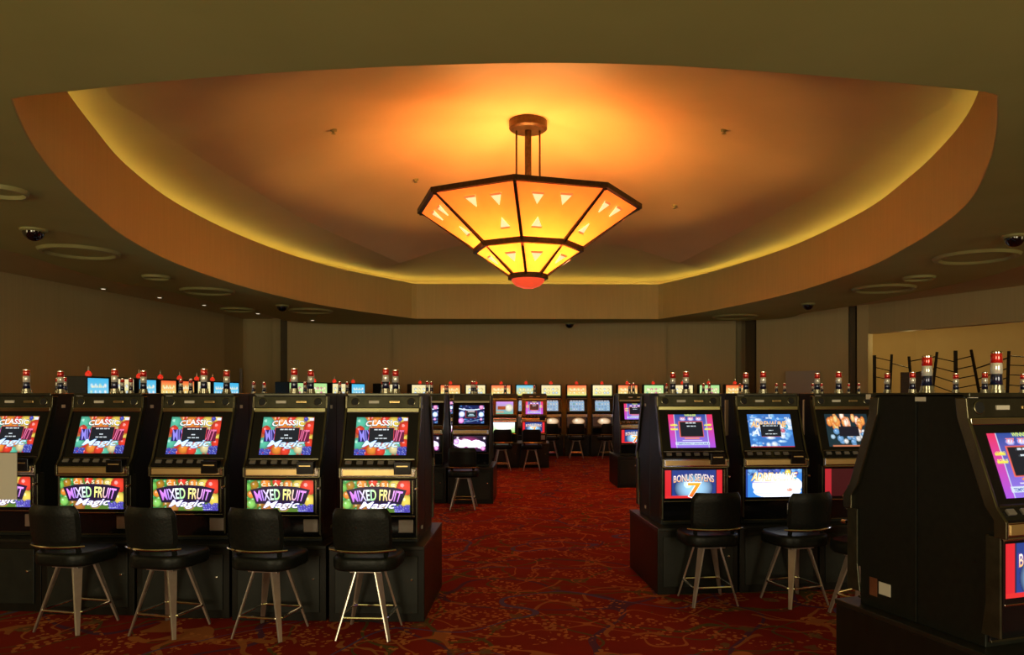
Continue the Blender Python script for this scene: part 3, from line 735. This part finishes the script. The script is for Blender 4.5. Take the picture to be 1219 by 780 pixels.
# ------------------------------------------------------------------ slot machine prototypes  (front faces -y, ledge front at y=0)
SW, SH_ = .375, .285
def tilt_frame(parent, name):      # helper empty is not needed: screens are baked at their tilt
    pass
def set_tilt(o, loc, tilt):
    o.location = loc; o.rotation_euler = (tilt, 0, 0)
def side_poly(off0, off1):
    # front line of the side (y,z) from the button deck up to the head
    line = [(.004,.475),(.004,.545),(.048,.60),(.185,.965),(.195,1.052)]
    a = [(y-off0, z) for y, z in line]; b = [(y+off1, z) for y, z in reversed(line)]
    return a+b
TS = -math.atan2(.062, .34)
def make_machine(kind, simple=False):
    r = empty('slot_machine')
    p = MB().prism([(.10,0),(.10,.185),(.035,.185),(.035,.465),(.02,.48),(.02,.535),(.058,.59),(.195,.965),(.205,1.045),(.205,1.07),(.462,1.07),(.462,0)], -.262, .262, .004)
    p.build('cabinet', 'laminate', r)
    for s_ in (-1, 1):
        MB().prism(side_poly(.012, .045), s_*.262, s_*.277, .003).build('side_trim', 'smoke', r)
        MB().prism([(.02,.06),(.02,.48),(.09,.48),(.09,.2),(.11,.06)], s_*.263, s_*.275, .003).build('lower_side_trim', 'panel', r)
    # head panel
    hp = MB().prism([(.178,.968),(.192,1.05),(.21,1.05),(.20,.968)], -.262, .262, .002).build('head_panel', 'panel', r)
    Rm = Matrix.Rotation(math.radians(90)-.16, 3, 'X')
    def head(x, z): return (x, .178+(z-.968)*.17-.001, z)
    if not simple:
        for s_ in (-1, 1):
            MB().lathe([(.030,0),(.030,.005),(.026,.007)], 20, c=head(s_*.205, 1.01), rot=Rm).build('speaker_ring', 'smoke', hp, smooth=True)
            MB().lathe([(.0255,0),(.0255,.0085),(.001,.0085)], 20, c=head(s_*.205, 1.01), rot=Rm).build('speaker_mesh', 'dark', hp)
        MB().box(-.105,-.03,.178,.19,1.0,1.02,.002).build('name_plate', 'tag', hp)
        MB().box(.045,.12,.180,.19,1.003,1.017,.002).build('card_slot', 'brass', hp)
        MB().box(.052,.113,.178,.19,1.008,1.012).build('slot_opening', 'dark', hp)
        MB().box(-.25,-.20,.19,.2,1.052,1.064).build('asset_tag', 'tag', r)
    MB().box(-.262,.262,.180,.462,1.055,1.075,.004).build('top_cap', 'panel', r)
    MB().prism([(.168,.936),(.172,.966),(.19,.966),(.19,.936)], -.262, .262, .003).build('chrome_strip', 'chrome', r)
    # bezel: recessed dark glass between the side trims
    MB().prism([(.055,.600),(.176,.936),(.196,.936),(.075,.600)], -.262, .262, .002).build('screen_bezel', 'bezel', r)
    MB().prism([(.044,.596),(.044,.606),(.066,.612),(.066,.596)], -.25, .25).build('bezel_lip', 'smoke', r)
    arts = {'fruit': (art_fruit_screen, art_fruit_belly, let_fruit_screen, let_fruit_belly, 1., 1.15),
            'sevens': (art_sevens_screen, art_sevens_belly, let_sevens_screen, let_sevens_belly, 1., 1.1),
            'race': (art_race_screen, art_race_belly, let_race_screen, let_race_belly, 1., 1.15),
            'flame': (art_flame_screen, art_red_belly, None, None, 1., 1.),
            'neon': (art_neon_screen, art_neon_belly, None, None, 1., 1.2),
            'tropic': (art_tropic_screen, art_tropic_belly, None, None, 1., 1.),
            'reel': (art_reel_screen, art_reel_belly, None, None, .8, .8)}[kind]
    sc = build_print(r, 'screen', arts[0](), SW, SH_, arts[4], arts[2]); set_tilt(sc, (.0, .1144-.002, .765), -math.atan2(.121,.336))
    # button deck
    MB().prism([(.0,.54),(.0,.552),(.050,.604),(.06,.59),(.02,.535)], -.262, .262, .002).build('button_deck', 'bezel', r)
    if not simple:
        for i, x in enumerate((-.215,-.135,-.06,.015,.09)):
            b = MB().box(x-.022,x+.022,-.014,.014,0,.012,.003).build('button', 'button', r); b.location = (0,.025,.577); b.rotation_euler = (math.radians(46),0,0)
        MB().box(.115,.235,-.028,.06,.498,.590,.005).build('bill_acceptor', 'bezel', r)
        MB().box(.135,.215,-.031,-.024,.555,.563).build('bill_slot', 'brass', r)
        for z, x in ((.53,.262),(.40,.272)):
            MB().lathe([(.010,0),(.010,.03),(.006,.034)], 10, c=(x,.01,z), rot=Matrix.Rotation(PI/2,3,'X')).build('lock_pin', 'chrome', r, smooth=True)
    MB().box(-.262,.262,-.004,.03,.482,.542,.004).build('ledge_frame', 'chrome', r)
    MB().box(-.252,.236,-.008,.0,.490,.534,.003).build('ledge_panel', 'brass', r)
    MB().tube([(-.272,.004,.474),(.272,.004,.474)], .008, 8).build('front_rail', 'chrome', r, smooth=True)
    # belly glass door
    MB().box(-.262,.262,.016,.04,.190,.466,.004).build('belly_frame', 'bezel', r)
    bg = build_print(r, 'belly_glass', arts[1](), .475, .225, arts[5], arts[3]); bg.location = (-.014, .0145, .340)
    MB().box(-.258,.258,.012,.020,.196,.204,.002).build('belly_trim', 'chrome', r)
    if not simple:
        MB().box(.236,.248,.010,.02,.215,.455,.002).build('belly_edge_trim', 'smoke', r)
    # lower door
    MB().box(-.25,.25,.088,.105,.03,.183,.003).build('lower_door', 'bezel', r)
    if not simple:
        MB().box(.13,.235,.080,.094,.07,.165,.004).build('coin_plate', 'satin', r)
        MB().box(-.25,.262,.082,.10,.024,.034,.002).build('door_sill', 'smoke', r)
        for z in (.06,.96): 
            MB().box(.262,.266,.30,.34,z,z+.025).build('side_label', 'tag', r)
    # candle on top
    c = MB().lathe([(.036,0),(.036,.012),(.031,.014),(.031,.034),(.027,.036)], 20, c=(0,.27,1.075)).build('signal_candle', 'clear', r, smooth=True)
    z0 = 1.075
    for nm, a, b, m in (('blue_lens',.036,.085,'blue_lens'),('white_lens',.085,.135,'white_lens'),('red_lens',.135,.178,'red_lens')):
        MB().lathe([(.0235,a),(.0255,a+.003),(.0245,b-.004),(.023,b)], 20, c=(0,.27,z0)).build(nm, m, c, smooth=True)
    MB().lathe([(.0245,.178),(.0245,.184),(.017,.188)], 20, c=(0,.27,z0)).build('candle_cap', 'chrome', c, smooth=True)
    return r
def make_stand():
    r = empty('machine_stand')
    MB().box(-.334,.334,-.05,.93,.0,.505,.003).build('stand_body', 'base', r)
    MB().box(-.336,.336,-.06,.94,.505,.53,.004).build('stand_top', 'basetop', r)
    for s_, y in ((1,-.05),(-1,.93)):
        y0, y1 = (y-.012, y) if s_ > 0 else (y, y+.012)
        d = MB().box(-.29,.29,y0,y1,.06,.46,.004).build('stand_door', 'door', r)
        MB().lathe([(.008,0),(.008,.014),(.005,.016)], 10, c=(.25, y0 if s_>0 else y1, .30), rot=Matrix.Rotation(PI/2*s_,3,'X')).build('door_lock', 'chrome', d, smooth=True)
    return r
def make_stool():
    r = empty('casino_stool')
    h = .43; a = .175; t = .075
    for sx in (-1,1):
        for sy in (-1,1):
            # a flat blade leg, broad at the top and narrow at the foot, edge polished
            A = Vector((sx*t, sy*t, h)); B = Vector((sx*a, sy*a, 0.004)); d = (B-A).normalized()
            tang = Vector((-sx*.4, sy, 0)).normalized()
            mb = MB(); n = d.cross(tang).normalized(); tt = n.cross(d)
            mb.add([A+tt*.030+n*.007, A-tt*.030+n*.007, A-tt*.030-n*.007, A+tt*.030-n*.007,
                    B+tt*.010+n*.006, B-tt*.010+n*.006, B-tt*.010-n*.006, B+tt*.010-n*.006], [(0,1,2,3),(7,6,5,4),(0,4,5,1),(1,5,6,2),(2,6,7,3),(3,7,4,0)])
            mb.build('leg', 'leg', r)
            e = MB().tube([A+tt*.030*sy*sy - Vector((0,0,0)), B+tt*.010], .0065, 6)
            e.build('leg_edge', 'satin', r, smooth=True)
    z = .145; q = a-(a-t)*z/h+.012; c_ = .03
    path = [(q-c_,-q,z),(q,-q+c_,z),(q,q-c_,z),(q-c_,q,z),(-q+c_,q,z),(-q,q-c_,z),(-q,-q+c_,z),(-q+c_,-q,z)]
    MB().tube(path, .009, 8, closed=True).build('foot_ring', 'chrome', r, smooth=True)
    MB().box(-.105,.105,-.105,.105,.425,.437,.004).build('swivel_plate', 'satin', r)
    MB().lathe([(.07,.437),(.07,.452)], 16).build('swivel_bearing', 'dark', r, smooth=True)
    def pad(w_, d_, z0, z1, bev, name):
        bm = bmesh.new(); bmesh.ops.create_cube(bm, size=1)
        for v in bm.verts: v.co = Vector((v.co.x*w_, v.co.y*d_, (z0+z1)/2+v.co.z*(z1-z0)))
        bmesh.ops.bevel(bm, geom=[e for e in bm.edges if abs(e.verts[0].co.z-e.verts[1].co.z) > .01], offset=bev, segments=6, affect='EDGES', profile=.5)
        bmesh.ops.bevel(bm, geom=[e for e in bm.edges if e.calc_face_angle(0) > .8], offset=.025, segments=3, affect='EDGES', profile=.5)
        bm.verts.index_update(); mb = MB().add([v.co[:] for v in bm.verts], [[v.index for v in f.verts] for f in bm.faces]); bm.free()
        return mb
    pad(.43, .41, .452, .545, .13, 'seat').build('seat', 'vinyl', r, smooth=True)
    # curved padded backrest (behind the sitter: towards -y, where the camera is)
    mb = MB(); nx, nz = 16, 8
    def P(u, v, off):      # u across -1..1, v up 0..1
        ang = u*.62; R = .33; rr = R+off
        zz = .575+v*.29; hw = 1-(abs(v-.5)*2)**6*.06
        return (math.sin(ang)*rr*1.0*hw, -.215+ (R-math.cos(ang)*rr) - .03*v, zz)
    vs = []; fs = []
    for side, off in ((0,.022),(1,-.022)):
        for j in range(nz+1):
            for i in range(nx+1):
                u = -1+2*i/nx; v = j/nz; e = min(1, (1-abs(u))*9)**.5 * min(1, min(v,1-v)*9+.05)**.5
                cu = u*(1 - .10*max(0,(abs(v-.5)*2))**5)
                vs.append(P(cu, v, off*(.25+.75*e)))
    L = (nx+1)*(nz+1)
    for j in range(nz):
        for i in range(nx):
            k = j*(nx+1)+i; fs += [(k,k+1,k+nx+2,k+nx+1), (L+k,L+k+nx+1,L+k+nx+2,L+k+1)]
    for i in range(nx): fs += [(i,L+i,L+i+1,i+1), (nz*(nx+1)+i, nz*(nx+1)+i+1, L+nz*(nx+1)+i+1, L+nz*(nx+1)+i)]
    for j in range(nz):
        k = j*(nx+1); fs += [(k,k+nx+1,L+k+nx+1,L+k), (k+nx,L+k+nx,L+k+2*nx+1,k+2*nx+1)]
    bk = mb.add(vs, fs).build('backrest', 'vinyl', r, smooth=True)
    arc = []
    for i in range(13):
        u = -1.12+2.24*i/12; x, y, z = P(u, 0, .03); arc.append((x, y, .592))
    MB().tube(arc, .007, 6).build('back_rail', 'chrome', bk, smooth=True)
    for s_ in (-1,1):
        MB().bar((s_*.14,-.12,.50),(s_*.16,-.175,.66), .03,.012).build('back_support', 'vinyl', r)
    return r
def make_topped(kind, tkind):
    """older machine with a lit sign box and a red cone lamp on top"""
    r = make_machine(kind, simple=True)
    for ch in list(r.children_recursive):
        if ch.name.split('.')[0] in ('signal_candle','blue_lens','white_lens','red_lens','candle_cap','head_panel'): bpy.data.objects.remove(ch)
    for ch in r.children: pass
    # pull the body down to a lower head height
    MB().box(-.275,.275,.12,.462,.965,1.315,.006).build('topper_box', 'laminate', r)
    t = art_grid(art_topper(tkind), .49, .27, 1.).build('topper_sign', 'print', r, col=True); t.location = (0, .117, 1.155)
    MB().lathe([(.034,1.315),(.034,1.325),(.043,1.335),(.045,1.355),(.034,1.378),(.014,1.395),(.010,1.40)], 14, c=(0,.26,0)).build('cone_lamp', 'red_cone', r, smooth=True)
    MB().lathe([(.012,1.40),(.010,1.43),(.004,1.465)], 10, c=(0,.26,0)).build('lamp_tip', 'white_lens', r, smooth=True)
    return r

PROTO = {k: make_machine(k, simple=False) for k in ('fruit','sevens','race','flame')}
PROTO.update({k: make_machine(k, simple=True) for k in ('neon','tropic')})
PROTO['sevens_far'] = clone(PROTO['sevens'], None, skip=('speaker_ring','speaker_mesh','slot_opening','bill_slot','asset_tag','side_label','lock_pin'))
for k in range(5): PROTO['top%d' % k] = make_topped('reel', k)
STAND = make_stand(); STOOL = make_stool()
USED = set()
def place(proto, X, Y, rz, z=0., skip=()):
    o = clone(proto, None, skip); o.location = (X, Y, z); o.rotation_euler = (0,0,rz)
    return o
ORD = ['first','second','third','fourth','fifth','sixth','seventh','eighth','ninth','tenth','eleventh','twelfth']
GAME = {'fruit':'fruit game','sevens':'red and blue sevens game','race':'blue racing game','flame':'flame game','neon':'dark blue neon game','tropic':'purple and green game','sevens_far':'red and violet sevens game'}
def bank(name, spots, kinds, rear=True, side='aisle', widths=None, back_kind=None):
    """spots: (X, Y, rot) of each double-sided unit, front ledge centre, listed from the aisle outward"""
    for i, (X, Y, a) in enumerate(spots):
        a = math.radians(a); ca, sa = math.cos(a), math.sin(a)
        st = place(STAND, X, Y, a)
        st.scale = (widths[i] if widths else .985, 1, 1)
        tag(st, f'black laminate stand under the {ORD[i]} machine from the {side}, {name}', 'stand', 'machine stands in the '+name)
        k = kinds[min(i, len(kinds)-1)]
        sk = ('side_label',) if 'nearest' in name else ()
        m = place(PROTO[k], X, Y, a, .53, sk)
        tag(m, f'{GAME[k]} slot machine, {ORD[i]} from the {side}, {name}', 'slot machine', 'slot machines facing front in the '+name)
        if rear:
            d = .93; m2 = place(PROTO[back_kind or k], X-sa*d, Y+ca*d, a+PI, .53, sk)
            tag(m2, f'slot machine facing away, {ORD[i]} from the {side}, back side of {name}', 'slot machine', 'slot machines facing away in the '+name)
def spots_px(lst): return [(pD(x, D), D, a) for x, D, a in lst]

# near left bank: five fruit machines
bank('near left bank', spots_px([(450,5.35,0),(335,5.38,-1),(222,5.44,-1.5),(110,5.52,-2.5),(0,5.62,-3)]), ['fruit'], widths=[1.0,1.0,1.0,1.03,1.06])
# right bank
X0, Y0, A0 = pD(828.5, 6.10), 6.10, math.radians(6)
bank('right bank', [(X0+.675*k*math.cos(A0), Y0+.675*k*math.sin(A0), 6) for k in range(6)], ['sevens','race','flame','race','flame','sevens'])
# nearest bank at the right edge
bank('nearest right bank', [(2.165, 3.17, 18.5)], ['sevens'])
# second row left
bank('second left bank', spots_px([(560.5,11.05,0),(505,11.1,-1),(451,11.15,-1),(398,11.25,-2),(345,11.35,-2),(293,11.5,-3)]), ['neon','neon','tropic'])
# second row right
bank('second right bank', [(1.69+.672*k, 12.95+.035*k, 3) for k in range(7)], ['sevens_far','neon','tropic'])
# third row left of the aisle
bank('third left bank', spots_px([(636,16.4,0),(600.5,16.4,0),(564.5,16.5,0),(528.5,16.6,0)]), ['sevens_far','tropic','neon'], widths=[.96]*4)
# small angled bank on the far left
bank('angled left bank', [(-4.2,9.35,42),(-4.71,8.89,42),(-5.22,8.43,42)], ['tropic','neon'])
# back rows of machines with lit sign boxes
def toprow(name, spots, kinds):
    for i, (X, Y, a) in enumerate(spots):
        st = place(STAND, X, Y, math.radians(a)); tag(st, f'dark stand of the {ORD[i]} sign-topped machine from left, {name}', 'stand', 'stands in the '+name)
        st.scale = (.95, .53, 1)
        k = kinds[i]; C_ = ['red and yellow','blue and yellow','cream and pale blue','green and white','sky blue'][k]
        m = place(PROTO['top%d' % k], X, Y, math.radians(a), .53)
        tag(m, f'slot machine with {C_} lit sign, {ORD[i]} from left, {name}', 'slot machine', 'sign-topped machines in the '+name)
toprow('far left row', [(-6.1, 10.7+.68*i, 89) for i in range(8)], [4,2,4,0,0,2,4,4])
toprow('angled far row', [(-4.79+.26*i, 15.4+.64*i, 68) for i in range(4)]+[(-3.4,17.9,48),(-2.84,18.72,25)], [3,3,2,4,2,2])
toprow('back row', [(pD(x, D), D, a) for x, D, a in [(536,19.3,5),(566,19.4,3),(596,19.5,0),(626,19.5,0),(656,19.5,0),(687,19.5,0),(717.5,19.5,0),(748,19.5,0),(779,19.5,-2),(814,19.4,-3),(845.5,19.3,-4),(877,19.2,-5)]], [0,2,0,1,2,0,2,0,3,2,3,0])

# stools
def stool(xf, yf, a, label, group, dz=0):
    X, D = px(xf, yf, 0)
    o = place(STOOL, X, D, math.radians(a)); tag(o, label, 'stool', group); return o
g = 'stools at the near left bank'
stool(440,754,-3,'black swivel stool with chrome legs nearest the aisle at the near left bank', g)
stool(322.5,753.5,-12,'black swivel stool second from the aisle at the near left bank', g)
stool(203,750.5,-14,'black swivel stool third from the aisle at the near left bank', g)
stool(92,746,-13,'black swivel stool nearest the left edge of the frame', g)
g = 'stools at the right bank'
stool(842,716,8,'black swivel stool in front of the first sevens machine of the right bank', g)
stool(945,716.5,20,'black swivel stool in front of the blue racing machine of the right bank', g)
stool(1030,732,35,'black swivel stool mostly hidden behind the nearest machine at right', g)
g = 'stools farther back'
stool(552,605.5,0,'stool at the end machine of the second left bank', g)
stool(633,560,0,'stool at the end machine of the third left bank', g)
stool(597,560,10,'stool at the second machine of the third left bank', g)
stool(686,545.5,0,'stool in front of the back row machine left of the aisle end', g)
stool(722,545.5,15,'stool in front of the back row machine at the right of the aisle end', g)
stool(656,545.5,-5,'stool at the back row half hidden by the third left bank', g)

for root in list(PROTO.values())+[STAND, STOOL]:
    for ch in list(root.children_recursive): bpy.data.objects.remove(ch)
    bpy.data.objects.remove(root)

# ------------------------------------------------------------------ small things
def sheet(name, loc, rz, w_, h_, m, label, cat, tiltx=0.):
    o = MB().box(-w_/2,w_/2,-.003,.003,-h_/2,h_/2).build(name, m, loc=loc); o.rotation_euler = (tiltx,0,rz); return tag(o, label, cat)
# tan paper sheets hung between the machines of the right bank
def on_row(k, dx, dy, z):
    bx, by = X0+.675*k*math.cos(A0), Y0+.675*k*math.sin(A0)
    return (bx+dx*math.cos(A0)-dy*math.sin(A0), by+dx*math.sin(A0)+dy*math.cos(A0), z)
sheet('paper_sheet', on_row(1,-.338,.22,1.40), A0+math.radians(62), .20, .30, 'paper', 'tan paper sheet hanging between the sevens and racing machines', 'paper')
sheet('paper_sheet', on_row(2,-.338,.22,1.40), A0+math.radians(62), .20, .30, 'paper', 'tan paper sheet hanging between the racing and flame machines', 'paper')
sheet('paper_sheet', (pD(4,5.5), 5.5, 1.0), 0, .2, .34, 'tag', 'white paper sheet over the leftmost fruit machine at the frame edge', 'paper')
sheet('wall_board', (pD(953,20.75), 20.72-.12, CZ+(469-456)*20.7/F-.1), math.radians(-41.4), .95, .85, 'grey', 'plain grey board on the right wall behind the candles', 'board')
fr = empty('wall_frame', (pD(281,22.9), 22.95, 1.95)); tag(fr, 'grey framed notice in the far left recess', 'frame')
MB().box(-.17,.17,-.02,.02,-.38,.42,.01).build('frame_border', 'grey', fr); MB().box(-.10,.10,-.026,-.018,-.05,.3).build('frame_panel', 'wall_dark', fr)
# sticker pair low on the side of the nearest machine
a = math.radians(18.5)
def near_side(dx, dy, z): return (2.165+dx*math.cos(a)-dy*math.sin(a), 3.17+dx*math.sin(a)+dy*math.cos(a), z)
def side_sticker(dy, z, w_, h_, m, lab):
    o = MB().box(-.0015,.0015,-w_/2,w_/2,-h_/2,h_/2).build('sticker', m, loc=near_side(-.2655, dy, z)); o.rotation_euler = (0,0,a); tag(o, lab, 'sticker')
side_sticker(.66,.64,.075,.06,'tag','white sticker low on the side of the nearest machine')
side_sticker(.735,.635,.05,.09,'redwood','dark red sticker beside the white one on the nearest machine')
side_sticker(.44,1.575,.06,.02,'tag','small white asset sticker at the top edge of the nearest machine side')
side_sticker(.77,1.585,.03,.025,'tag','tiny square sticker at the upper back corner of the nearest machine')

# metal ladder screens in the opening of the side room
def lad(p, yb=470):
    x, y = p; t = (x-1035)/(1219-1035); D = 18.9-t*3.3
    return Vector(((x-CX)*D/F, D, CZ+(HY-y)*D/F))
root = empty('metal_screen', (lad((1130,470)).x, lad((1130,470)).y, 0)); tag(root, 'tall black iron zigzag screen of slanted ladders in the side room opening', 'screen')
O = Vector(root.location)
posts = [((1041,423),(1041,474)),((1061.5,422),(1059,474)),((1082,424.5),(1086,474)),((1115.5,419),(1109,474)),((1137.5,417.5),(1138,474)),((1156,416.5),(1167,474)),((1201,418),(1199,474)),((1226,419),(1224,474))]
pl = []
for i, (t_, b_) in enumerate(posts):
    T = lad(t_); B = lad(b_); d = (T-B)/(T.z-B.z); B = B-d*B.z*1.0
    # below eye level the posts run on, nearly upright, to the floor
    pl.append((T, lad(b_))); 
    w_ = .07 if i in (0,4) else .05
    MB().bar(lad(b_)-O, T-O, w_, .04).build('post', 'iron', root)
    e = lad(b_); MB().bar(Vector((e.x, e.y, 0))-O, e-O, w_, .04).build('post', 'iron', root)
def on(i, f): T, B = pl[i]; return T*(1-f)+B*f
rails = [(0,1,[(.05,.15),(.28,.38),(.5,.58),(.9,.99)],.018),(1,2,[(.2,.28)],.035),(2,3,[(.12,.1)],.04),(2,3,[(.42,.36),(.6,.52),(.8,.72)],.018),
         (3,4,[(.13,.24),(.33,.46),(.52,.68),(.72,.9)],.018),(4,5,[(.2,.13),(.4,.33),(.6,.53),(.8,.72)],.018),
         (5,6,[(.4,.14)],.04),(5,6,[(.62,.36),(.8,.56)],.018),(6,7,[(.1,.12)],.035),(6,7,[(.3,.3),(.5,.52),(.72,.75)],.018)]
for i, j, fs_, w_ in rails:
    for f0, f1 in fs_: MB().bar(on(i,f0)-O, on(j,f1)-O, w_, .02).build('rail', 'iron', root)
D = 17.6
o = MB().box(-.24,.24,-.03,.03,0,.0+CZ+(HY-443.5)*D/F,.01).build('wooden_panel', 'wood', loc=(pD(1081,D), D-.15, 0)); tag(o, 'dark wooden panel standing in front of the iron screen', 'panel')
